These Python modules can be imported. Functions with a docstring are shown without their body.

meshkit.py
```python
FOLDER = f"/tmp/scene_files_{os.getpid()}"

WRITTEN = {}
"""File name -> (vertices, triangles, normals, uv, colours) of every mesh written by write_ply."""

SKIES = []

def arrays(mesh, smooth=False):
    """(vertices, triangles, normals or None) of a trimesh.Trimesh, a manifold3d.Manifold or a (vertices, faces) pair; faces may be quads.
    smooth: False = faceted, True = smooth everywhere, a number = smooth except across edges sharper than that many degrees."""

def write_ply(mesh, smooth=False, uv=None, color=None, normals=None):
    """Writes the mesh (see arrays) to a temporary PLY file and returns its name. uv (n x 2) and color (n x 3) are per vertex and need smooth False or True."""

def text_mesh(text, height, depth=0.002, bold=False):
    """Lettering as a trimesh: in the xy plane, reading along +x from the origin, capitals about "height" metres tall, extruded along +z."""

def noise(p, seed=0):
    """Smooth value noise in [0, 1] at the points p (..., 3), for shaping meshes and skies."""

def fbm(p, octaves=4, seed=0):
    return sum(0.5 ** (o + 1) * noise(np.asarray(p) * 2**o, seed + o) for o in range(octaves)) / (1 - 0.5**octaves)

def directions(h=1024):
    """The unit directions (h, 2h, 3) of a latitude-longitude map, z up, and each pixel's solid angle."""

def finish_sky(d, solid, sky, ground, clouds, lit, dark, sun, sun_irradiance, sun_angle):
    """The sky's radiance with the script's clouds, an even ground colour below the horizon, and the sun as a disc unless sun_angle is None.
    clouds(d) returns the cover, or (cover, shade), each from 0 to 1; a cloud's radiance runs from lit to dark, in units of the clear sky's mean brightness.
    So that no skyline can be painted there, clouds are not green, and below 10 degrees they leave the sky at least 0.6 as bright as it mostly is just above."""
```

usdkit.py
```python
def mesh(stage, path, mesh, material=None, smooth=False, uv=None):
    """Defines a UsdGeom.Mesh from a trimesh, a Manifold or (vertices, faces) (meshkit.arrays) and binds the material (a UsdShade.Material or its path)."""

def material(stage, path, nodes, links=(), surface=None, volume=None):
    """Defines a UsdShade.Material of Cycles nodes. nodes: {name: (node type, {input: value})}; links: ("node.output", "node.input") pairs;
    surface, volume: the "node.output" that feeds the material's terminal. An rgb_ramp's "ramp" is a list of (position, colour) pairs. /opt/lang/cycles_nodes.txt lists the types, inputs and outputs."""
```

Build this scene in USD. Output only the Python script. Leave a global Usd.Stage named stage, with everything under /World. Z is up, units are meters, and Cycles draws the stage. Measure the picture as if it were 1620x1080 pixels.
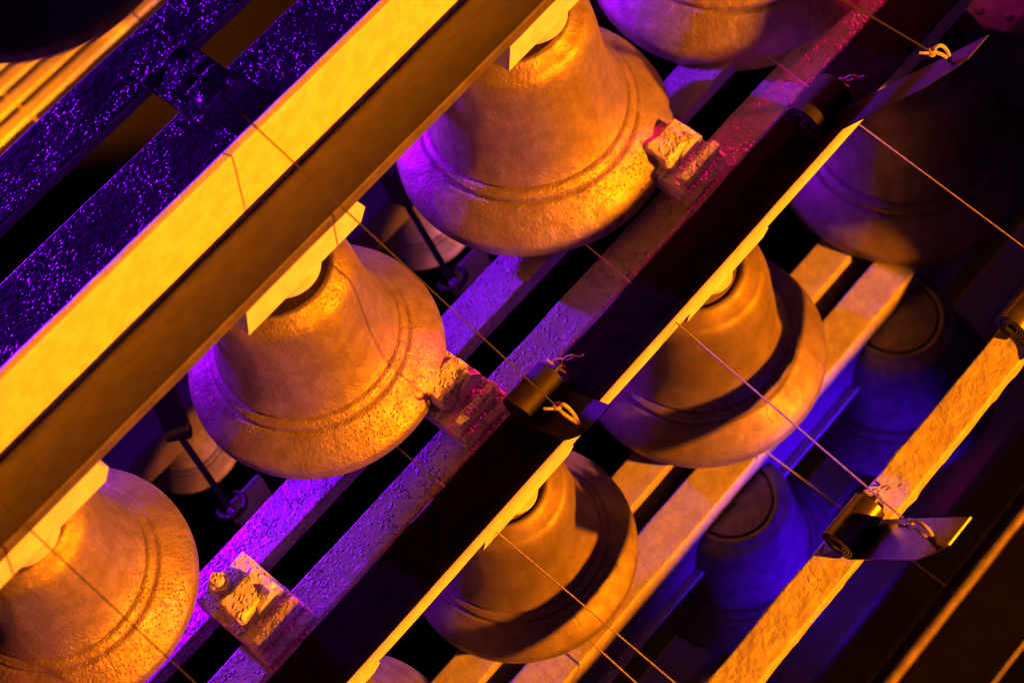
import math, random
import numpy as np
import trimesh
import usdkit
import meshkit
from pxr import Usd, UsdGeom, UsdLux, UsdShade, Gf, Sdf, Vt
from shapely.geometry import Polygon

random.seed(7)
stage = Usd.Stage.CreateInMemory()
UsdGeom.SetStageUpAxis(stage, UsdGeom.Tokens.z)
UsdGeom.SetStageMetersPerUnit(stage, 1.0)
stage.DefinePrim('/World', 'Xform')
stage.DefinePrim('/World/Looks', 'Scope')

S = 0.165                     # metres per working unit; the frame is laid out in units of about a bell's height
E3 = np.array([math.cos(math.radians(35)), math.sin(math.radians(35)), 0.])   # along the beams
N3 = np.array([math.sin(math.radians(35)), -math.cos(math.radians(35)), 0.])  # across the beams
Z3 = np.array([0., 0., 1.])


def W(t, w, z):
    """working coordinates (along, across, up) -> world point, metres"""
    t, w, z = np.broadcast_arrays(np.asarray(t, float), np.asarray(w, float), np.asarray(z, float))
    return S * (t[..., None] * E3 + w[..., None] * N3 + z[..., None] * Z3)


# ---------------------------------------------------------------- camera
PITCH, ROLL = math.radians(60.3034794), math.radians(-15.83735713)
fw = np.array([0, math.cos(PITCH), -math.sin(PITCH)])
rt0 = np.array([1., 0, 0]); up0 = np.cross(rt0, fw)
rt = math.cos(ROLL) * rt0 + math.sin(ROLL) * up0
up = -math.sin(ROLL) * rt0 + math.cos(ROLL) * up0
eye = -fw * 10 * S
cam = UsdGeom.Camera.Define(stage, '/World/camera')
cam.CreateHorizontalApertureAttr(36.0)
cam.CreateVerticalApertureAttr(36.0 * 682 / 1024)
cam.CreateFocalLengthAttr(36.0 * 3000 / 1620)
cam.CreateFStopAttr(4.0)
cam.CreateFocusDistanceAttr(9.65 * S)
cam.CreateClippingRangeAttr(Gf.Vec2f(0.05, 100))
cam.CreateExposureAttr(0.0)
M = Gf.Matrix4d(*rt, 0, *up, 0, *(-fw), 0, *eye, 1)
cam.AddTransformOp().Set(M)

# ---------------------------------------------------------------- light: coloured floodlights in the belfry at night
night = usdkit.material(stage, '/World/Looks/night', {'b': ('background_shader', {'color': (1.0, .52, .75), 'strength': .0025})}, surface='b.background')
dome = UsdLux.DomeLight.Define(stage, '/World/sky')
dome.CreateIntensityAttr(1.0)
UsdShade.MaterialBindingAPI.Apply(dome.GetPrim()).Bind(night)
dome.GetPrim().SetCustomDataByKey('kind', 'structure')


def lamp(name, t, w, z, aim, colour, irr, radius=.25, cone=None, soft=.3):
    """round floodlight at (t,w,z) aimed at a point; irr = irradiance it gives at the aim point"""
    p, a = W(t, w, z), W(*aim)
    d = np.linalg.norm(a - p); r = radius * S
    l = UsdLux.SphereLight.Define(stage, '/World/' + name)
    l.CreateRadiusAttr(r)
    l.CreateIntensityAttr(float(irr * d * d / (math.pi * r * r)))
    l.CreateColorAttr(Gf.Vec3f(*colour))
    if cone:
        sh = UsdLux.ShapingAPI.Apply(l.GetPrim())
        sh.CreateShapingConeAngleAttr(cone); sh.CreateShapingConeSoftnessAttr(soft)
    f = (a - p) / d
    h = np.cross(f, Z3); h /= np.linalg.norm(h); v = np.cross(h, f)
    l.AddTransformOp().Set(Gf.Matrix4d(*h, 0, *v, 0, *(-f), 0, *p, 1))
    return l


def polar(az, el, dist, aim):
    a = math.radians(az - 35); c = math.cos(math.radians(el)) * dist
    return aim[0] + c * math.cos(a), aim[1] - c * math.sin(a), aim[2] + dist * math.sin(math.radians(el))


ORANGE, VIOLET = (1.0, .22, .0), (.21, .0, 1.0)
AIM = (0.2, -.2, .3)
lamp('orange_floodlight', *polar(-36, 23, 30, AIM), AIM, ORANGE, 14.0, .38)
lamp('violet_floodlight', *polar(130, 4, 16, AIM), AIM, VIOLET, 11.0, .3)
lamp('crimson_spot', 12, .0, .95, (.4, -.05, -.15), (1.0, .0, .12), 5.5, .15, 4.5, .5)
lamp('crimson_spot_001', -12, .0, .95, (-.4, -.05, -.15), (1.0, .0, .12), .3, .15, 4.5, .5)
for k, t in enumerate((-.9, 1.2)):                  # added lamps hidden under a rail to brighten the two low bells
    lamp('added_low_lamp' + ('_%03d' % k if k else ''), t, -.5, -1.6, (t - .35, -1.9, -1.45), ORANGE, 4.0, .05, 24, .4)
lamp('magenta_spot', 9, -4.5, 3.5, (4.2, .2, -.6), (1.0, .0, .35), 2.5, .2, 5, .5)
lamp('blue_floodlight', 1.2, 4.5, -2.5, (.9, 1.2, -2.2), (.07, .0, 1.0), 8.0, .3, 18, .6)
lamp('louvre_lamp', -2.6, -3.6, -1.55, (0, -5.1, -2), ORANGE, 34, .12, 34)

# ---------------------------------------------------------------- materials


def mat(name, base, rough, spots=None, noise=40., bump=.5, dist=.002, fine=260., fbump=.4, metal=0., spec=.5, cracks=0., pits=0., streak=False):
    """painted or cast metal: colour mottled by noise, relief from two noises (in object space, per metre)"""
    b2 = spots or tuple(c * .6 for c in base)
    nodes = {'tc': ('texture_coordinate', {}),
             'n1': ('noise_texture', {'scale': noise, 'detail': 6., 'roughness': .6}),
             'n2': ('noise_texture', {'scale': fine, 'detail': 4., 'roughness': .65}),
             'r': ('rgb_ramp', {'ramp': [(.0, b2), (.42, b2), (.6, base), (1., base)]}),
             'b1': ('bump', {'strength': bump, 'distance': dist}),
             'b2': ('bump', {'strength': fbump, 'distance': dist * .35}),
             'p': ('principled_bsdf', {'roughness': rough, 'metallic': metal, 'specular_ior_level': spec})}
    links = [('tc.object', 'n1.vector'), ('tc.object', 'n2.vector'), ('n1.fac', 'r.fac'), ('r.color', 'p.base_color'),
             ('n1.fac', 'b1.height'), ('n2.fac', 'b2.height'), ('b1.normal', 'b2.normal')]
    last = 'b2.normal'
    if streak:                        # runs of patina down the metal
        nodes |= {'sm': ('mapping', {'scale': (1., 1., .10)}), 'sn': ('noise_texture', {'scale': 60., 'detail': 5., 'roughness': .65}),
                  'sr': ('rgb_ramp', {'ramp': [(.0, (.45, .45, .47)), (.40, (.62, .62, .64)), (.52, (1., 1., 1.)), (.66, (1., 1., 1.)), (1., (1.3, 1.28, 1.22))]}),
                  'sx': ('mix_color', {'blend_type': 'multiply', 'fac': .45}),
                  'rr': ('map_range', {'from_min': .3, 'from_max': .7, 'to_min': rough + .14, 'to_max': rough - .06, 'clamp': True})}
        links.remove(('r.color', 'p.base_color'))
        links += [('tc.object', 'sm.vector'), ('sm.vector', 'sn.vector'), ('sn.fac', 'sr.fac'), ('r.color', 'sx.a'), ('sr.color', 'sx.b'), ('sx.result', 'p.base_color'), ('sn.fac', 'rr.value'), ('rr.result', 'p.roughness')]
    if pits:
        nodes |= {'v': ('voronoi_texture', {'scale': 330.}), 'pm': ('noise_texture', {'scale': 13., 'detail': 2.}),
                  'pr': ('map_range', {'from_min': .08, 'from_max': .32, 'clamp': True}),
                  'mr': ('map_range', {'from_min': .46, 'from_max': .64, 'clamp': True}),
                  'inv': ('math', {'math_type': 'subtract', 'value1': 1.}), 'mu': ('math', {'math_type': 'multiply'}),
                  'b3': ('bump', {'strength': pits, 'distance': .0012, 'invert': True})}
        links += [('tc.object', 'v.vector'), ('tc.object', 'pm.vector'), ('v.distance', 'pr.value'), ('pr.result', 'inv.value2'),
                  ('pm.fac', 'mr.value'), ('inv.value', 'mu.value1'), ('mr.result', 'mu.value2'), ('mu.value', 'b3.height'), (last, 'b3.normal')]
        last = 'b3.normal'
    if cracks:
        nodes |= {'cv': ('voronoi_texture', {'scale': 17., 'feature': 'distance_to_edge'}), 'cw': ('noise_texture', {'scale': 60., 'detail': 4.}),
                  'cadd': ('vector_math', {'math_type': 'multiply_add', 'vector2': (.02, .02, .02)}),
                  'cm': ('noise_texture', {'scale': 11., 'detail': 1.}),
                  'cl': ('map_range', {'from_min': .0, 'from_max': .012, 'clamp': True}),
                  'cmm': ('map_range', {'from_min': .60, 'from_max': .66, 'clamp': True}),
                  'ci': ('math', {'math_type': 'subtract', 'value1': 1.}), 'cmu': ('math', {'math_type': 'multiply'}),
                  'b4': ('bump', {'strength': cracks, 'distance': .0025, 'invert': True})}
        links += [('cw.color', 'cadd.vector1'), ('tc.object', 'cadd.vector3'), ('tc.object', 'cw.vector'), ('cadd.vector', 'cv.vector'), ('tc.object', 'cm.vector'),
                  ('cv.distance', 'cl.value'), ('cl.result', 'ci.value2'), ('cm.fac', 'cmm.value'), ('ci.value', 'cmu.value1'),
                  ('cmm.result', 'cmu.value2'), ('cmu.value', 'b4.height'), (last, 'b4.normal')]
        last = 'b4.normal'
    links.append((last, 'p.normal'))
    return usdkit.material(stage, '/World/Looks/' + name, nodes, links, surface='p.BSDF')


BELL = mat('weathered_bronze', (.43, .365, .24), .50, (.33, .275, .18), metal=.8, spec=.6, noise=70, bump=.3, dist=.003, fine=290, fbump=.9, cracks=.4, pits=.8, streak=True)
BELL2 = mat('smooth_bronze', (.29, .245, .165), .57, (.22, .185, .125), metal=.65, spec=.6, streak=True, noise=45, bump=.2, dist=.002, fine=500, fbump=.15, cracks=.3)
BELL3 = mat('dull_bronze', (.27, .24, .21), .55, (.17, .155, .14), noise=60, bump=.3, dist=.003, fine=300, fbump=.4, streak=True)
PAINT = mat('pale_paint', (.78, .76, .73), .5, (.66, .64, .61), noise=70, bump=.35, dist=.002, fine=300, fbump=.35, pits=.45)


def lumpy(name, base, rough, size, lo, hi, dist, mlo=.38):
    """thick paint: grit and blobs, in patches, standing on a smoother coat"""
    return usdkit.material(stage, '/World/Looks/' + name, {
        'tc': ('texture_coordinate', {}), 'wn': ('noise_texture', {'scale': size * .6, 'detail': 2.}),
        'wa': ('vector_math', {'math_type': 'multiply_add', 'vector2': (.006, .006, .006)}),
        'v': ('voronoi_texture', {'scale': size, 'randomness': 1.}), 'vi': ('map_range', {'from_min': lo, 'from_max': hi, 'to_min': 1., 'to_max': 0., 'clamp': True}),
        'n1': ('noise_texture', {'scale': 75., 'detail': 4., 'roughness': .6}), 'm1': ('map_range', {'from_min': .42, 'from_max': .60, 'clamp': True}),
        'n2': ('noise_texture', {'scale': 20., 'detail': 2.}), 'n3': ('noise_texture', {'scale': 160., 'detail': 4.}), 'm2': ('map_range', {'from_min': mlo, 'from_max': mlo + .22, 'clamp': True}),
        'mu': ('math', {'math_type': 'multiply'}), 'mv': ('math', {'math_type': 'multiply'}), 'b1': ('bump', {'strength': .9, 'distance': dist}), 'b2': ('bump', {'strength': .45, 'distance': .0018}),
        'cr': ('rgb_ramp', {'ramp': [(.0, tuple(c * .72 for c in base)), (.45, tuple(c * .85 for c in base)), (.6, base), (1., tuple(c * 1.1 for c in base))]}),
        'p': ('principled_bsdf', {'roughness': rough, 'specular_ior_level': .6})},
        [('tc.object', 'wn.vector'), ('wn.color', 'wa.vector1'), ('tc.object', 'wa.vector3'), ('wa.vector', 'v.vector'), ('tc.object', 'n1.vector'), ('tc.object', 'n2.vector'), ('tc.object', 'n3.vector'),
         ('v.distance', 'vi.value'), ('n1.fac', 'm1.value'), ('n2.fac', 'm2.value'), ('vi.result', 'mu.value1'), ('m1.result', 'mu.value2'), ('mu.value', 'mv.value1'), ('m2.result', 'mv.value2'),
         ('mv.value', 'b1.height'), ('n3.fac', 'b2.height'), ('b1.normal', 'b2.normal'), ('b2.normal', 'p.normal'), ('n3.fac', 'cr.fac'), ('cr.color', 'p.base_color')], surface='p.BSDF')


ROUGH = lumpy('lumpy_paint', (.36, .34, .33), .34, 290., .12, .50, .0032, .26)
CRUST = lumpy('crusty_paint', (.72, .70, .67), .42, 240., .10, .55, .0040, .20)
SHADE_ROUGH = lumpy('shade_toned_lumpy_paint', (.045, .043, .046), .36, 250., .08, .42, .0040, .36)  # lumpy paint darkened in colour, standing in for dim light on these parts
SHADE_PAINT = mat('shade_toned_paint', (.15, .12, .13), .5, (.11, .09, .09), noise=70, bump=.3, dist=.002, fine=300, fbump=.25)  # shade put into the colour of the low beam and lip
EPAINT = mat('chipped_paint', (.54, .52, .49), .5, (.42, .40, .38), noise=90, bump=.8, dist=.003, fine=230, fbump=.8, cracks=.5)
CREAM = mat('brushed_paint', (.36, .345, .33), .55, (.29, .275, .26), noise=90, bump=.55, dist=.003, fine=260, fbump=.5, cracks=.4)
RUST = mat('worn_orange_brown_paint', (.22, .19, .17), .55, (.13, .11, .10), noise=80, bump=.5, dist=.003, fine=300, fbump=.5)
SHADE_BROWN = mat('shade_toned_brown', (.085, .075, .068), .6, (.055, .05, .045), noise=60, bump=.3, dist=.002, fine=350, fbump=.5)  # flange colour darkened in place of weaker light on it
SHADE_BLACK = mat('shade_toned_black', (.006, .0055, .0055), .9, (.004, .004, .004), noise=60, bump=.3, fine=300, fbump=.3, spec=.02)  # near-black colour standing in for the unlit top of the nearest beam
SHADE_TOP = mat('shade_toned_top', (.022, .018, .020), .9, (.014, .012, .013), noise=60, bump=.3, fine=300, fbump=.3, spec=.02)  # near-black colour standing in for the unlit top of the middle beam
STEEL = mat('dark_spring_steel', (.16, .14, .13), .3, (.10, .09, .085), noise=60, bump=.05, fine=300, fbump=.05, metal=.6)
SHADE_STEEL = mat('shade_toned_steel', (.022, .02, .02), .58, (.014, .012, .012), noise=90, bump=.2, fine=300, fbump=.2, metal=.0, spec=.3)  # darkened copy of the spring steel, for springs that lie in shadow
IRON = mat('dark_iron', (.05, .045, .042), .45, (.03, .03, .03), noise=90, bump=.4, fine=300, fbump=.3)
CORD = mat('waxed_cord', (.55, .48, .38), .5, noise=300, bump=.1, fine=900, fbump=.4)
DARKCORD = mat('dark_cord', (.02, .014, .012), .6, noise=300, bump=.1, fine=900, fbump=.4)  # the cord material in a near-black tone
VOID = mat('tower_floor', (.003, .003, .003), .9, (.002, .002, .002), noise=5, bump=.2, fine=40, fbump=.2, spec=.0)
PANEL = mat('panel_paint', (.40, .38, .36), .6, noise=40, bump=.3, fine=240, fbump=.4)

# ---------------------------------------------------------------- helpers
used = {}


def free(path):
    k = used.get(path)
    used[path] = 0 if k is None else k + 1
    return path if k is None else '%s_%03d' % (path, k + 1)


def thing(name, label, cat, at=(0, 0, 0), group=None):
    x = UsdGeom.Xform.Define(stage, free('/World/' + name))
    x.AddTranslateOp().Set(Gf.Vec3d(*W(*at)))
    p = x.GetPrim()
    p.SetCustomDataByKey('label', label); p.SetCustomDataByKey('category', cat)
    if group:
        p.SetCustomDataByKey('group', group)
    return dict(prim=p, path=str(p.GetPath()), at=W(*at))


def part(owner, name, mesh, m, smooth=35, label=None):
    """a mesh given in world metres, stored relative to its thing"""
    if isinstance(mesh, (list,)):
        mesh = trimesh.util.concatenate(mesh)
    mesh = mesh.copy(); mesh.vertices = mesh.vertices - owner['at']
    p = usdkit.mesh(stage, free(owner['path'] + '/' + name), mesh, m, smooth).GetPrim()
    if label:
        p.SetCustomDataByKey('label', label)
    return dict(prim=p, path=str(p.GetPath()), at=owner['at'])


def grid_faces(a, b, wrap_a=True, off=0):
    """a points round, b rings"""
    i = np.arange(a if wrap_a else a - 1); j = np.arange(b - 1)
    I, J = np.meshgrid(i, j); I2 = (I + 1) % a
    q = np.stack([J * a + I, J * a + I2, (J + 1) * a + I2, (J + 1) * a + I], -1).reshape(-1, 4) + off
    return np.vstack([q[:, [0, 1, 2]], q[:, [0, 2, 3]]])


def beam(profile, t0, t1, seg=None, ds=.03, r=.015, amp=.006, freq=4., amp2=.0, freq2=25., seed=0):
    """prism along the beams with a (w, z) profile, rounded corners and an uneven, hand-painted surface"""
    poly = Polygon(profile)
    if r:
        poly = poly.buffer(-r).buffer(r, quad_segs=3)
    ring = np.array(poly.exterior.coords)[:-1]
    if Polygon(ring).exterior.is_ccw is False:
        ring = ring[::-1]
    pts = []
    for a, b in zip(ring, np.roll(ring, -1, 0)):
        k = max(1, int(np.ceil(np.linalg.norm(b - a) / ds)))
        for s in range(k):
            pts.append(a + (b - a) * s / k)
    pts = np.array(pts)
    d = np.roll(pts, -1, 0) - np.roll(pts, 1, 0)
    nor = np.stack([d[:, 1], -d[:, 0]], -1); nor /= np.linalg.norm(nor, axis=1)[:, None]
    seg = seg or int((t1 - t0) / .03)
    ts = np.linspace(t0, t1, seg + 1)
    T = np.repeat(ts, len(pts)); P2 = np.tile(pts, (len(ts), 1)); N2 = np.tile(nor, (len(ts), 1))
    q = np.stack([T, P2[:, 0], P2[:, 1]], -1)
    h = amp * (meshkit.fbm(q * freq + 31.7 * seed, 3, seed) - .5) * 2
    if amp2:
        f = meshkit.fbm(q * np.array([freq2 * .8, freq2, freq2]) + 5.1 * seed, 3, seed + 9)
        h = h + amp2 * np.clip(f - .5, 0, 1) * 4
    P2 = P2 + N2 * h[:, None]
    v = W(T, P2[:, 0], P2[:, 1])
    f = grid_faces(len(pts), len(ts))
    f = f[:, ::-1] if False else f
    from shapely import constrained_delaunay_triangles as cdt
    caps = []
    tri = trimesh.creation.triangulate_polygon(Polygon(pts), engine='earcut')
    fv, ff = np.asarray(tri[0]), np.asarray(tri[1])
    from scipy.spatial import cKDTree
    idx = cKDTree(pts).query(fv)[1]
    ff = idx[ff]
    caps = np.vstack([ff, ff[:, ::-1] + len(pts) * (len(ts) - 1)])
    m = trimesh.Trimesh(v, np.vstack([f, caps]), process=False)
    m.fix_normals()
    return m


def box(t0, t1, w0, w1, z0, z1, r=.0, **k):
    return beam([(w0, z0), (w1, z0), (w1, z1), (w0, z1)], t0, t1, r=r or .008, **k)


def rbox(c, size, axes=None, r=.01, div=0, amp=0., freq=8, seed=0):
    """bevelled block; c in (t,w,z); axes: three (t,w,z) unit vectors"""
    import manifold3d as m3
    h = np.array(size) / 2 - r
    pts = []
    sph = trimesh.creation.icosphere(1, r).vertices
    for sx in (-1, 1):
        for sy in (-1, 1):
            for sz in (-1, 1):
                pts.append(sph + h * (sx, sy, sz))
    hull = trimesh.convex.convex_hull(np.vstack(pts))
    m = m3.Manifold(m3.Mesh(np.asarray(hull.vertices, np.float32), np.asarray(hull.faces, np.uint32)))
    if div:
        m = m.refine_to_length(div)
    mm = m.to_mesh(); v = np.array(mm.vert_properties[:, :3], float); f = np.array(mm.tri_verts)
    if amp:
        tm = trimesh.Trimesh(v, f, process=True); v, f = tm.vertices.copy(), tm.faces
        v = v + tm.vertex_normals * (amp * 2 * (meshkit.fbm(v * freq + seed * 7.3, 3, seed) - .45))[:, None]
    A = np.eye(3) if axes is None else np.array(axes, float)
    q = v @ A + np.array(c)
    m = trimesh.Trimesh(W(q[:, 0], q[:, 1], q[:, 2]), f, process=False); m.fix_normals()
    return m


def tube(path, r, n=8, r1=None, caps=True):
    """round bar along (t,w,z) points"""
    p = np.array(path, float)
    q = W(p[:, 0], p[:, 1], p[:, 2])
    d = np.gradient(q, axis=0); d /= np.linalg.norm(d, axis=1)[:, None]
    ref = np.array([0, 0, 1.]) if abs(d[0][2]) < .9 else np.array([1., 0, 0])
    u = np.cross(d[0], ref); u /= np.linalg.norm(u)
    rings = []
    rad = np.linspace(r, r if r1 is None else r1, len(q)) * S
    for k in range(len(q)):
        u = u - d[k] * (u @ d[k]); u /= np.linalg.norm(u); v = np.cross(d[k], u)
        a = np.linspace(0, 2 * np.pi, n, endpoint=False)
        rings.append(q[k] + rad[k] * (np.cos(a)[:, None] * u + np.sin(a)[:, None] * v))
    V = np.vstack(rings + [q[:1], q[-1:]]); f = grid_faces(n, len(q))
    i = np.arange(n); j = (i + 1) % n; L = len(q) * n
    c0 = np.stack([np.full(n, L), j, i], -1); c1 = np.stack([np.full(n, L + 1), i + n * (len(q) - 1), j + n * (len(q) - 1)], -1)
    m = trimesh.Trimesh(V, np.vstack([f, c0, c1]), process=False); m.fix_normals()
    return m


def spline(pts, n=40):
    from scipy.interpolate import CubicSpline
    p = np.array(pts, float); s = np.r_[0, np.cumsum(np.linalg.norm(np.diff(p, axis=0), axis=1))]
    return CubicSpline(s, p)(np.linspace(0, s[-1], n))


def lathe(c, prof, n=144, amp=0., freq=3., seed=0, amp2=0.):
    """revolve (r, z) profile (units) about the vertical through c=(t,w,z)"""
    pr = np.array(prof, float)
    a = np.linspace(0, 2 * np.pi, n, endpoint=False)
    R = np.repeat(pr[:, 0], n); Zz = np.repeat(pr[:, 1], n); A = np.tile(a, len(pr))
    x, y = R * np.cos(A), R * np.sin(A)
    if amp:
        q = np.stack([x, y, Zz], -1)
        h = amp * 2 * (meshkit.fbm(q * freq + seed * 3.1, 4, seed) - .5)
        if amp2:
            h = h - amp2 * np.clip(meshkit.fbm(q * 16 + seed, 3, seed + 4) - .58, 0, 1) * 6 * np.clip(meshkit.noise(q * 2.5 + seed, seed + 2) * 2 - .7, 0, 1)
        k = 1 + h / np.maximum(R, .15); x, y = x * k, y * k
    base = W(*c)
    V = base + S * np.stack([x, y, Zz], -1)
    m = trimesh.Trimesh(V, grid_faces(n, len(pr)), process=False)
    m.merge_vertices(); m.update_faces(m.nondegenerate_faces()); m.fix_normals()
    return m


def refine(pts, ds):
    out = []
    for a, b in zip(pts[:-1], pts[1:]):
        a, b = np.array(a), np.array(b); k = max(1, int(np.ceil(np.linalg.norm(b - a) / ds)))
        out += [a + (b - a) * s / k for s in range(k)]
    return np.array(out + [np.array(pts[-1])])


def bell_profile(R, H, rc, dish):
    from scipy.interpolate import PchipInterpolator
    h = np.array([.0, .03, .075, .12, .17, .22, .28, .36, .46, .58, .72, .84, .91, .95, .97])
    r = np.array([.982, 1.0, 1.0, .965, .895, .815, .735, .67, .628, .602, .583, .566, .545, .51, rc + .025])
    f = PchipInterpolator(h, r)
    hh = np.r_[np.linspace(0, .225, 26), np.linspace(.228, .315, 44), np.linspace(.325, .97, 46)]; rr = f(hh)
    for c, w, d in ((.243, .0060, -.034), (.268, .010, .010), (.297, .0070, -.042)):      # the two grooves and the bead between them
        rr = rr + d * np.exp(-((hh - c) / w) ** 2)
    outer = list(zip(rr * R, hh * H))
    if dish:                          # raised rim round a sunken head
        head = [((rc - .06) * R, .93 * H), ((rc - .09) * R, .84 * H), (.2 * R, .83 * H), (.0, .83 * H)]
    else:                             # flat head behind a narrow groove
        head = [((rc - .055) * R, .955 * H), ((rc - .075) * R, .955 * H), ((rc - .08) * R, .995 * H), (.2 * R, 1.0 * H), (.0, 1.0 * H)]
    top = [(rc * R, .992 * H), ((rc - .012) * R, H), ((rc - .035) * R, H), ((rc - .05) * R, .99 * H)] + head
    inner = [(.0, .79 * H), (.34 * R, .77 * H), (.43 * R, .6 * H), (.55 * R, .3 * H), (.8 * R, .1 * H), (.93 * R, 0.)]
    return np.array(inner + outer + top)


def bell(label, t, w, z, R, H, rc, m=None, n=160, seed=0, amp=.006, amp2=.0, group=None, clapper=True):
    o = thing('bell', label, 'bell', (t, w, z), group)
    part(o, 'bell_body', lathe((t, w, z), bell_profile(R, H, rc, m is None), n, amp, 3.0, seed, amp2), m or BELL, 50)
    if clapper:
        c = part(o, 'clapper', tube([(t, w, z + .85 * H), (t, w, z + .4 * H), (t, w, z + .1 * H)], .03 * R / .6, 8), IRON)
        ball = trimesh.creation.icosphere(2, .13 * R * S); ball.apply_translation(W(t, w, z + .08 * H)); part(c, 'clapper_ball', ball, IRON)
    return o


def hanger(owner, t, zc, zt, w, rc, long_, wid, m, seed):
    """plate under a beam with chamfered ends, with a round washer below it"""
    h = zt - zc
    lo, hi = -.40 * long_ + .03 * (seed % 3), .43 * long_ - .02 * (seed % 2)
    prof = np.array([(lo + .04, zt), (hi - .03, zt), (hi, zt - h * .35), (hi - .05, zt - h * .62), (lo, zt - h * .62)])
    a, b = w - wid / 2, w + wid / 2
    n = len(prof); V = np.vstack([W(t + prof[:, 0], a, prof[:, 1]), W(t + prof[:, 0], b, prof[:, 1])])
    f = [[i, (i + 1) % n, n + (i + 1) % n] for i in range(n)] + [[i, n + (i + 1) % n, n + i] for i in range(n)]
    f += [[0, i + 1, i] for i in range(1, n - 1)] + [[n, n + i, n + i + 1] for i in range(1, n - 1)]
    pm = trimesh.Trimesh(V, f, process=False); pm.fix_normals()
    part(owner, 'hanger_plate', pm, m, 20)
    return h


# ---------------------------------------------------------------- setting
fl = usdkit.mesh(stage, '/World/floor', trimesh.Trimesh(W([-30, 30, 30, -30], [-30, -30, 30, 30], [-9, -9, -9, -9]), [[0, 2, 1], [0, 3, 2]], process=False), VOID, False)
fl.GetPrim().SetCustomDataByKey('kind', 'structure')

# ---------------------------------------------------------------- upper beams that carry the bells
T0, T1 = -3.6, 4.2
# first beam: a bent section, a shallow gutter that falls towards its upright web
ba = thing('bell_beam', 'broad brown channel beam with a bright yellow upright web, over the three large bells at left', 'beam', (0, -.7, 1.2))
g = [(-.455, 1.432), (-.475, 1.425), (-.60, 1.372), (-.70, 1.330), (-.77, 1.300), (-.83, 1.268), (-.88, 1.235), (-.925, 1.20)]
part(ba, 'flange', beam([(-.945, 1.10), (-.89, 1.10), (-.80, 1.19), (-.70, 1.25), (-.60, 1.30), (-.445, 1.365), (-.445, 1.425)] + g, T0, T1, r=.006, amp=.005, seed=1), SHADE_BROWN)
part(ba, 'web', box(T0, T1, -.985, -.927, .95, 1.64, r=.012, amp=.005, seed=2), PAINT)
for k, (t, zc, w_) in enumerate(((-2.451, 1.105, -.515), (-.722, 1.105, -.515), (1.103, 1.105, -.515), (2.895, 1.105, -.515))):
    hanger(ba, t, zc, 1.355, w_, .3, 1.05, .13, PAINT, k)
    part(ba, 'washer', lathe((t, w_ - .1, 1.02), [(.0, .0), (.09, .0), (.09, .10), (.165, .10), (.175, .11), (.175, .18), (.0, .18)], 40), PAINT, 30)

bb = thing('bell_beam', 'flat beam with top coloured dark as shade and bright yellow side, crossing the middle of the frame', 'beam', (0, .62, .3))
part(bb, 'flange', box(T0, T1 + 1, .328, .637, -.029, .085, r=.015, amp=.005, seed=3), PAINT)
part(bb, 'shade_strip', box(T0, T1 + 1, .321, .629, .087, .103, r=.004, amp=.003, seed=4), SHADE_TOP)  # thin dark sheet laid on the beam as painted shade
for k, t in enumerate((-2.119, -.619, .992, 2.889)):
    hanger(bb, t, -.149, -.031, .50, .26, .92, .25, PAINT, k)
    part(bb, 'washer', lathe((t, .53, -.135), [(.0, .0), (.115, .0), (.125, .01), (.125, .035), (.0, .035)], 36), PAINT, 30)

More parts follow.
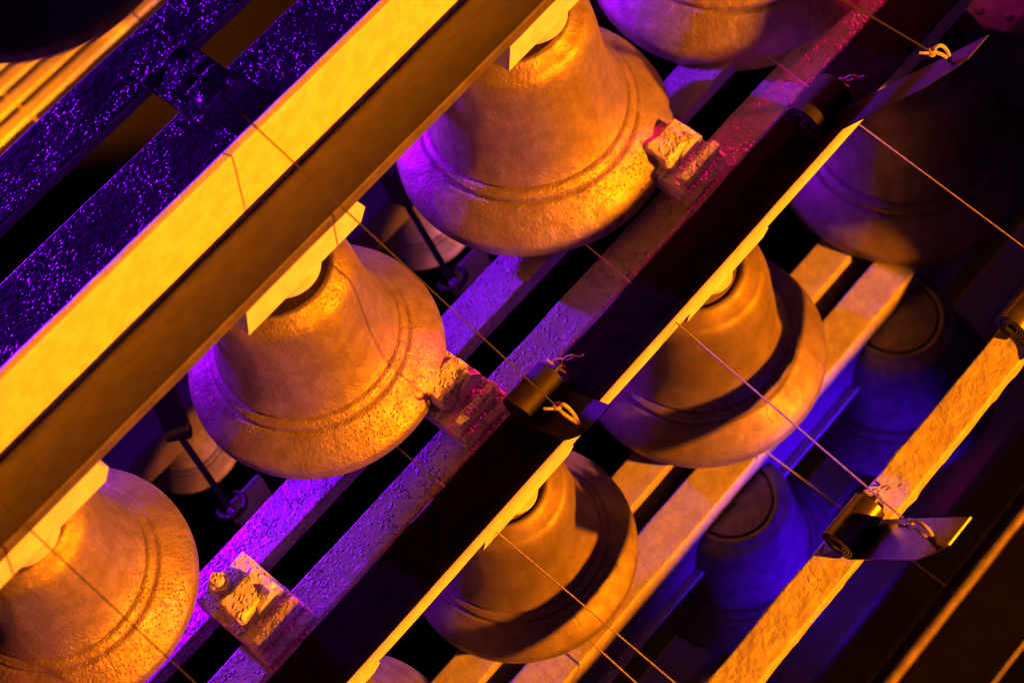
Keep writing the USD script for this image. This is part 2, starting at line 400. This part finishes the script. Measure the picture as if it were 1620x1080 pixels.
be = thing('bell_beam', 'narrow orange beam with chipped paint running up to the right edge of the photo', 'beam', (0, 2.05, 0))
part(be, 'flange', box(T0, T1, 1.899, 2.097, -.338, -.23, r=.012, amp=.007, amp2=.006, freq2=14, seed=5, ds=.02, seg=390), EPAINT)

bf = thing('bell_beam', 'nearest dark beam with a rounded orange edge, cutting the bottom right corner', 'beam', (0, 3.07, 1.88))
part(bf, 'flange', beam([(2.829, 1.27), (3.156, 1.27), (3.156, 1.308), (2.86, 1.308), (2.853, 1.352), (2.829, 1.352)], -4, 5, r=.006, amp=.004, seed=6), RUST)
part(bf, 'shade_strip', box(-4, 5, 2.868, 3.150, 1.310, 1.323, r=.004, amp=.003, seed=7), SHADE_BLACK)  # thin dark sheet, painted shade over the beam top
part(bf, 'lip', box(-4, 5, 2.760, 2.790, 1.20, 1.25, r=.005, amp=.003, seed=8), SHADE_PAINT)

# ---------------------------------------------------------------- bells
RA, RB, RL = 'bells hanging from the first beam', 'bells hanging from the middle beam', 'bells hanging in the lower frame'
bell('orange and violet bell cut by the left edge of the photo', -2.451, -.807, .080, .659, .940, .47, seed=1, group=RA)
bell('orange bell with violet left side under the broad beam, left of centre', -.722, -.744, .005, .692, 1.015, .45, seed=2, group=RA)
bell('largest complete orange bell with violet left side, at top centre', 1.103, -.816, -.131, .790, 1.151, .435, seed=3, group=RA)
bell('orange bell with cracked rim cut off by the top edge of the photo', 2.895, -.781, -.262, .884, 1.282, .43, seed=4, group=RA)
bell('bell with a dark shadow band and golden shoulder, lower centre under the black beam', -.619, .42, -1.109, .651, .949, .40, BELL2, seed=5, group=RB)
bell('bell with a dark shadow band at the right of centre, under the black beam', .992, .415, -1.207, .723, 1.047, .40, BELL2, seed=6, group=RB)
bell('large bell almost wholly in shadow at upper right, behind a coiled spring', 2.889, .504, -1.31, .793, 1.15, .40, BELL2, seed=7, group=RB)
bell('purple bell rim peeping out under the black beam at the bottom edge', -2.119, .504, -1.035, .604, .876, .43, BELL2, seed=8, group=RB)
bell('dark bell high at the top left corner, in front of the yellow louvre slats', -.669, -1.677, 2.684, .632, .916, .43, BELL2, seed=9)
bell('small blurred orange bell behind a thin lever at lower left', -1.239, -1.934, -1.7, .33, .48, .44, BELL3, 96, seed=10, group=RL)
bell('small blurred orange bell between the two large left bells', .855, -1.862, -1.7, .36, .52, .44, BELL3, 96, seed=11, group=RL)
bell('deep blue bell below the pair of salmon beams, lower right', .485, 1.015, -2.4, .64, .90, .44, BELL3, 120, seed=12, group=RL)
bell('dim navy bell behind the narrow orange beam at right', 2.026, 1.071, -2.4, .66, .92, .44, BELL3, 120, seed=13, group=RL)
bell('added unseen bell past the right edge, put there to cast shade', 4.35, 4.5, -.2, 1.68, 2.4, .43, BELL2, 96, seed=15)  # unseen bell added to shadow the upper right bell
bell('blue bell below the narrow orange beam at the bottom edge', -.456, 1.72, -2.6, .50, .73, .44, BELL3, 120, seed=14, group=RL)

# ---------------------------------------------------------------- lower frame
def tilted(w0, w1, z, dep, tilt):
    k = math.tan(math.radians(tilt)) * (w1 - w0)
    return [(w0, z - dep - k), (w1, z - dep), (w1, z), (w0, z - k)]

LOW = 'beams of the lower frame'
def low_beam(label, w0, w1, z, dep, tilt, m, seed, t0=T0, t1=T1, amp2=.0, **kw):
    o = thing('frame_beam', label, 'beam', (0, (w0 + w1) / 2, z - dep), LOW)
    part(o, 'flange', beam(tilted(w0, w1, z, dep, tilt), t0, t1, r=.015, amp=.006, amp2=amp2, seed=seed, **kw), m)
    return o

fine = dict(ds=.03, seg=260)
low_beam('speckled magenta beam just right of the two left bells, left of a dark gap', -.55, -.245, -.145, .12, 23, ROUGH, 11, amp2=.0, **fine)
low_beam('speckled violet beam between the dark gap and the black topped beam', -.03, .215, -.115, .032, 8, ROUGH, 12, amp2=.0, **fine)
d1 = low_beam('salmon beam with purple side, upper left of the pair at right of the middle bells', .44, .665, -1.3, .5, 0, CREAM, 13)
d2 = low_beam('salmon beam with a deep purple side and lower lip, right one of the pair', .79, 1.035, -1.3, .5, 0, CREAM, 14)
part(d2, 'lip', box(T0, T1, 1.02, 1.09, -1.83, -1.795, seed=15), PAINT)
low_beam('blue lit speckled beam beside the yellow louvre at top left', -2.63, -2.28, .72, .08, 0, SHADE_ROUGH, 16, amp2=.0, **fine)
low_beam('dark blue speckled beam next to the yellow web of the broad beam', -2.02, -1.40, .72, .08, 0, SHADE_ROUGH, 17, amp2=.0, **fine)
low_beam('dim purple beam below the broad beam, behind the left bell', -2.35, -1.66, -.9, .3, 0, SHADE_PAINT, 18)
low_beam('bright blue beam deep below, seen under the blue bell', .85, 1.12, -3.1, .3, 0, PAINT, 19)
low_beam('blue beam deep below near the right edge', 1.4, 1.7, -3.2, .3, 0, PAINT, 20)
pb = thing('frame_beam', 'added unseen beam past the right edge, blocking the orange light', 'beam', (2, 5.2, -3.5), LOW)  # unseen blocker added to keep orange light off the lower bells
part(pb, 'flange', box(-6, 12, 5.2, 5.4, -4, .85, r=.01, ds=.4, seg=30, seed=21), IRON)

wl = usdkit.mesh(stage, '/World/added_shade_wall', box(-8, 14, 5.8, 6.3, 4.55, 13, r=.02, ds=1, seg=8), IRON, 30)  # unseen blocker added to cut the orange floodlight off above the first beam
wl.GetPrim().SetCustomDataByKey('kind', 'structure')
wl = usdkit.mesh(stage, '/World/added_shade_wall_001', box(-22, 10, -7.5, -7.0, -9, .0, r=.02, ds=1, seg=8), IRON, 30)  # unseen blocker added to keep violet light off louvre and low beam
wl.GetPrim().SetCustomDataByKey('kind', 'structure')
# louvre behind
lv = thing('louvre', 'yellow lit louvre of narrow slats at the top left corner', 'louvre', (0, -5.2, -2.3))
for k in range(9):
    w0 = -4.99 - .175 * k
    part(lv, 'slat', beam([(w0 - .095, -2.03), (w0, -2.03), (w0, -2.0), (w0 - .095, -2.0)], -3, 3.5, r=.004, ds=.05, seg=20, amp=.001), PAINT)


# ---------------------------------------------------------------- coiled return springs on the beams


def look(u, v, z):
    """point (t, w, z) of the horizontal plane z that a sight line through photo pixel (u, v) meets, used to measure positions"""
    d = fw + rt * (u - 810) / 3000 - up * (v - 540) / 3000
    p = eye / S + d * (z - eye[2] / S) / d[2]
    return np.array([p @ E3, p @ N3, z])


def spring(label, u, v, zb, phi, length, r=.098, wid=.27, yaw=0., metal=None):
    """roll of flat steel lying along a beam; the free end of the strip rises at phi degrees away from it"""
    metal = metal or STEEL
    c = look(u, v, zb + r)                      # centre of the visible end of the roll
    o = thing('return_spring', label, 'spring', tuple(c), 'coiled springs on the beams')
    a = math.radians(phi)
    d = np.array([math.cos(a), math.sin(a)])    # strip direction in (w, z)
    nrm = np.array([math.sin(a), -math.cos(a)]) # tangent point lies on this side
    a0 = math.atan2(nrm[1], nrm[0])
    turns, gap = 4.4, .0165
    th = np.linspace(0, turns * 2 * np.pi, 240)
    rad = r - gap * th / (2 * np.pi)
    spiral = np.stack([rad * np.cos(a0 - th), rad * np.sin(a0 - th)], -1)[::-1]
    n = 14
    q = np.linspace(0, 1, n)[1:, None]
    tail = nrm * r + d * length * q + (-nrm) * .002 * q ** 2
    path = np.vstack([spiral, tail])
    thick = .0032
    tg = np.gradient(path, axis=0); tg /= np.linalg.norm(tg, axis=1)[:, None]
    no = np.stack([-tg[:, 1], tg[:, 0]], -1)
    e0 = np.zeros(len(path)); e1 = np.full(len(path), wid)
    k = np.r_[np.zeros(len(path) - 3), .02, .05, .10]      # clipped corner at the free end
    e0 = e0 + k
    sh = math.tan(math.radians(yaw)) * np.r_[np.zeros(len(spiral)), length * q[:, 0]]
    V = []
    for i in range(len(path)):
        for off, ee in ((-thick, e0[i]), (thick, e0[i]), (thick, e1[i]), (-thick, e1[i])):
            p = path[i] + no[i] * off
            V.append((c[0] + ee + sh[i], c[1] + p[0], c[2] + p[1]))
    V = np.array(V)
    f = grid_faces(4, len(path))
    L = 4 * (len(path) - 1)
    f = np.vstack([f, [[0, 2, 1], [0, 3, 2], [L, L + 1, L + 2], [L, L + 2, L + 3]]])
    m = trimesh.Trimesh(W(V[:, 0], V[:, 1], V[:, 2]), f, process=False); m.fix_normals()
    part(o, 'coiled_strip', m, metal, 40)
    part(o, 'core_pin', tube([(c[0] - .012, c[1], c[2]), (c[0] + wid + .07, c[1], c[2])], .022, 10), IRON)
    part(o, 'bracket', rbox((c[0] + wid + .045, c[1] - .01, c[2] - r * .45), (.02, .13, r * 1.15), r=.006), CREAM)
    rnd = random.Random(int(u))
    for j in range(2):                          # bent wire ties beside the roll
        b = np.array([c[0] + wid + .05 + .05 * j, c[1] - .04 + .035 * j, zb + .012])
        pts = [b, b + (.02, -.02, .05), b + (.05, .01, .075), b + (.075, .03, .04), b + (.09 + .02 * rnd.random(), .05, .055)]
        part(o, 'tie_wire', tube(spline(pts, 14), .006, 6), CREAM)
    tip = np.array([c[0] + .09 + sh[-1], c[1] + path[-3][0], c[2] + path[-3][1] + .015])
    return o, tip


sb1, tip_b1 = spring('blurred coiled spring at the centre, on the black beam above the lower bell', 818, 652, .103, 32, .42, metal=SHADE_STEEL)
sb2, tip_b2 = spring('dark coiled spring with a long violet tipped strip at upper right, before the shadowed bell', 1272, 197, .103, 50, .92, .12, .28, 20, SHADE_STEEL)
se1, tip_e1 = spring('golden coiled spring with a strip tied to a cord at lower right', 1325, 863, -.23, 56, .82)
se2, tip_e2 = spring('coiled spring cut by the right edge of the photo, on the narrow beam', 1600, 520, -.23, 20, .45)


def cord(name, label, pts, r, group='pull cords running across the beams', m=CORD):
    o = thing(name, label, 'cord', tuple(pts[0]), group)
    part(o, 'strand', tube(pts, r, 7), m)
    return o


def knot(o, p, d, size=.07):
    """doubled eye of cord with a small knot, from p along d"""
    d = np.array(d) / np.linalg.norm(d); sde = np.array([.55, -.1, .5]); lift = np.array([0, 0, .05])
    a = [p, p + d * size * .6 + sde * .024 + lift, p + d * size * 1.4 + sde * .03 + lift, p + d * size * 2.3]
    b = [p, p + d * size * .6 - sde * .026 + lift, p + d * size * 1.5 - sde * .016 + lift, p + d * size * 2.3]
    part(o, 'eye', [tube(spline(a, 16), .0105, 7), tube(spline(b, 16), .0105, 7)], CORD)
    th = np.linspace(0, 4 * np.pi, 40)
    part(o, 'knot', tube(np.stack([p[0] + .016 * np.cos(th), p[1] + .016 * np.sin(th) * .9, p[2] + .012 * np.sin(th * .5 + .4) + .006], -1), .010, 7), CORD)
    part(o, 'loose_end', tube(spline([p, p + (-.03, -.01, .02), p + (-.055, -.04, .025)], 10), .008, 6), CORD)


def eye_cord(label, start, tip, r=.0052, m=CORD):
    start = np.array(start); d = (tip - start) / np.linalg.norm(tip - start)
    p = tip - d * .16
    o = cord('pull_cord', label, [start, (start + p) / 2 + (0, 0, -.005), p], r, m=m)
    knot(o, p, d)
    return o


eye_cord('bright orange cord tied to the golden spring at lower right', look(880, 346, -.14), tip_e1)
cord('pull_cord', 'thin orange cord crossing the lower centre bell down to the bottom edge', [look(600, 683, -.05), look(1240, 1226, -.1)], .0045)
cord('pull_cord', 'thin orange cord slanting over the shadowed bell at upper right', [look(1215, 90, -.1), look(1660, 421, -.1)], .0045)
eye_cord('dark cord crossing the broad beam to the centre spring', (-.62, -1.55, 2.75), tip_b1, .004, DARKCORD)
cord('pull_cord', 'dark cord crossing the left bell near the bottom left corner', [look(-300, 515, 2.7), look(430, 1192, .3)], .004, m=DARKCORD)
eye_cord('dark cord hooked to the long strip of the upper right spring', look(1100, -140, 2.3), tip_b2, .005, DARKCORD)
cord('pull_cord', 'thin crimson cord below the right bell, passing under the golden spring', [look(1200, 706, -1.25), look(1600, 1003, -1.2)], .005)
cord('pull_cord', 'thin crimson cord at the bottom edge below the lower centre bell', [look(880, 965, -1.15), look(1100, 1165, -1.2)], .005)
cord('pull_cord', 'thin brown cord crossing the yellow louvre slats', [look(-80, 76, -1.7), look(85, 212, -1.8)], .006)

# ---------------------------------------------------------------- clamps that tie the lower beams together


def ragged(poly, w0, w1, div=.02, amp=.012, seed=0):
    """upright plate with torn, uneven edges: outline in (t, z), from w0 to w1"""
    p = Polygon(poly).segmentize(div)
    ring = np.array(p.exterior.coords)[:-1]
    ring = ring + amp * 2 * (np.stack([meshkit.fbm(np.c_[ring * 22, np.full(len(ring), seed)], 2, seed), meshkit.fbm(np.c_[ring * 22, np.full(len(ring), seed + 5)], 2, seed + 1)], -1) - .5)
    m = trimesh.creation.extrude_polygon(Polygon(ring).buffer(0), 1.0, engine='earcut')
    v = m.vertices
    m.vertices = W(v[:, 0], w0 + (w1 - w0) * v[:, 2], v[:, 1]); m.fix_normals()
    return m


def clamp(label, t, w0, w1, z, seed, bolt=True, m=None, thick=.13):
    """plate across both beams with an upright lug, a rib and a bolt"""
    o = thing('clamp_plate', label, 'clamp', (t, (w0 + w1) / 2, z), 'clamps joining the lower beams')
    wm = (w0 + w1) / 2 + .06
    m = m or CRUST
    part(o, 'base_plate', rbox((t, wm - .06, z + .055 - thick / 2), (.34, w1 - w0, thick), r=.012, div=.02, amp=.010, freq=16, seed=seed), m, 50)
    part(o, 'lug', rbox((t + .01, wm - .07, z + .10), (.25, .16, .14), r=.02, div=.018, amp=.028, freq=11, seed=seed + 2), m, 50)
    part(o, 'fin', ragged([(t - .04, z + .05), (t + .15, z + .05), (t + .15, z + .12), (t + .09, z + .19), (t + .0, z + .15)], wm - .02, wm + .03, amp=.014, seed=seed), m, 25)
    part(o, 'rib', rbox((t - .0, w1 - .055, z + .10), (.30, .05, .11), r=.012, div=.02, amp=.009, freq=18, seed=seed + 1), m, 50)
    if bolt:
        b = trimesh.creation.cylinder(.055 * S, .06 * S, sections=6); b.apply_translation(W(t - .03, wm - .25, z + .085)); part(o, 'bolt_head', b, m, 30)
        b = trimesh.creation.cylinder(.032 * S, .09 * S, sections=16); b.apply_translation(W(t - .03, wm - .25, z + .13)); part(o, 'bolt_shank', b, m, 30)
        b = trimesh.creation.cylinder(.075 * S, .012 * S, sections=24); b.apply_translation(W(t - .03, wm - .25, z + .062)); part(o, 'washer', b, m, 30)
    return o


c1, c2, c3 = look(412, 965, -.0), look(752, 645, -.0), look(1108, 268, -.0)
clamp('bolted yellow clamp with torn lug at the bottom left, beside the left bell', c1[0], -.32, .18, -.065, 3)
clamp('lumpy golden clamp between the left of centre bell and the centre spring', c2[0], -.32, .18, -.065, 4)
clamp('small clamp with a curled bright rib right of the largest bell', c3[0], -.32, .18, -.065, 5)
c4 = look(335, 150, .78)
clamp('dark clamp with orange lit lugs at top left, beside the broad beam', c4[0], -2.30, -1.42, .73, 6, m=SHADE_ROUGH, thick=.055)

# ---------------------------------------------------------------- clapper levers below the first row


def bar(p, q, wd, th, r=.008):
    p, q = np.array(p), np.array(q); d = q - p; L = np.linalg.norm(d); d = d / L
    s = np.cross(d, (0, 0, 1.)); s /= np.linalg.norm(s); u = np.cross(s, d)
    return rbox((p + q) / 2, (L, wd, th), (d, s, u), r=r)


for lab, a, b, c_, pl in (('lever with a dark block and thin rod over the small bell at lower left', (246, 590), (285, 690), (372, 815), (397, 792)),
                          ('lever with a dark strap hooked below the largest bell', (610, 262), (640, 318), (722, 455), (748, 425))):
    p0, p1, p2, p3 = look(*a, -.3), look(*b, -.75), look(*c_, -1.0), look(*pl, -1.15)
    o = thing('clapper_lever', lab, 'lever', tuple(p0), 'levers below the first row')
    part(o, 'block', bar(p0, p1, .15, .08), IRON)
    part(o, 'rod', bar(p1, p2, .04, .03, .006), IRON)
    th = np.linspace(-.4 * np.pi, 1.3 * np.pi, 26)
    part(o, 'hook', tube(np.stack([p2[0] + .03 + .085 * np.cos(th), p2[1] - .06 + .0 * th + .085 * np.sin(th), p2[2] + .03 * np.sin(th)], -1), .018, 8), IRON)
    part(o, 'clevis', rbox(p2 + (.0, .0, .01), (.06, .06, .12), r=.01, div=.02, amp=.01), ROUGH)
    part(o, 'striker_plate', rbox(p3, (.26, .05, .30), r=.02), PAINT)

# riveted plate behind the shadowed bell
k1 = look(1600, 20, -.4)
pl = thing('riveted_plate', 'crimson riveted plate in the top right corner behind the shadowed bell', 'plate', tuple(k1))
dn = np.array([.36, .93, 0.]); dn /= np.linalg.norm(dn); de = np.array([-dn[1], dn[0], 0])
part(pl, 'flange', rbox(k1 + (.0, .0, .0), (1.6, .34, .05), (dn, de * -1, (0, 0, 1.)), r=.01), PANEL)
part(pl, 'web', rbox(k1 + de * .12 + (0, 0, -.72), (1.6, .05, 1.38), (dn, de * -1, (0, 0, 1.)), r=.01), PANEL)
for k in range(9):
    b = trimesh.creation.icosphere(2, .03 * S); b.vertices[:, 2] *= .6; b.apply_translation(W(*(k1 + dn * (-.7 + .175 * k) + de * .05 + (0, 0, .024)))); part(pl, 'rivet', b, PANEL)
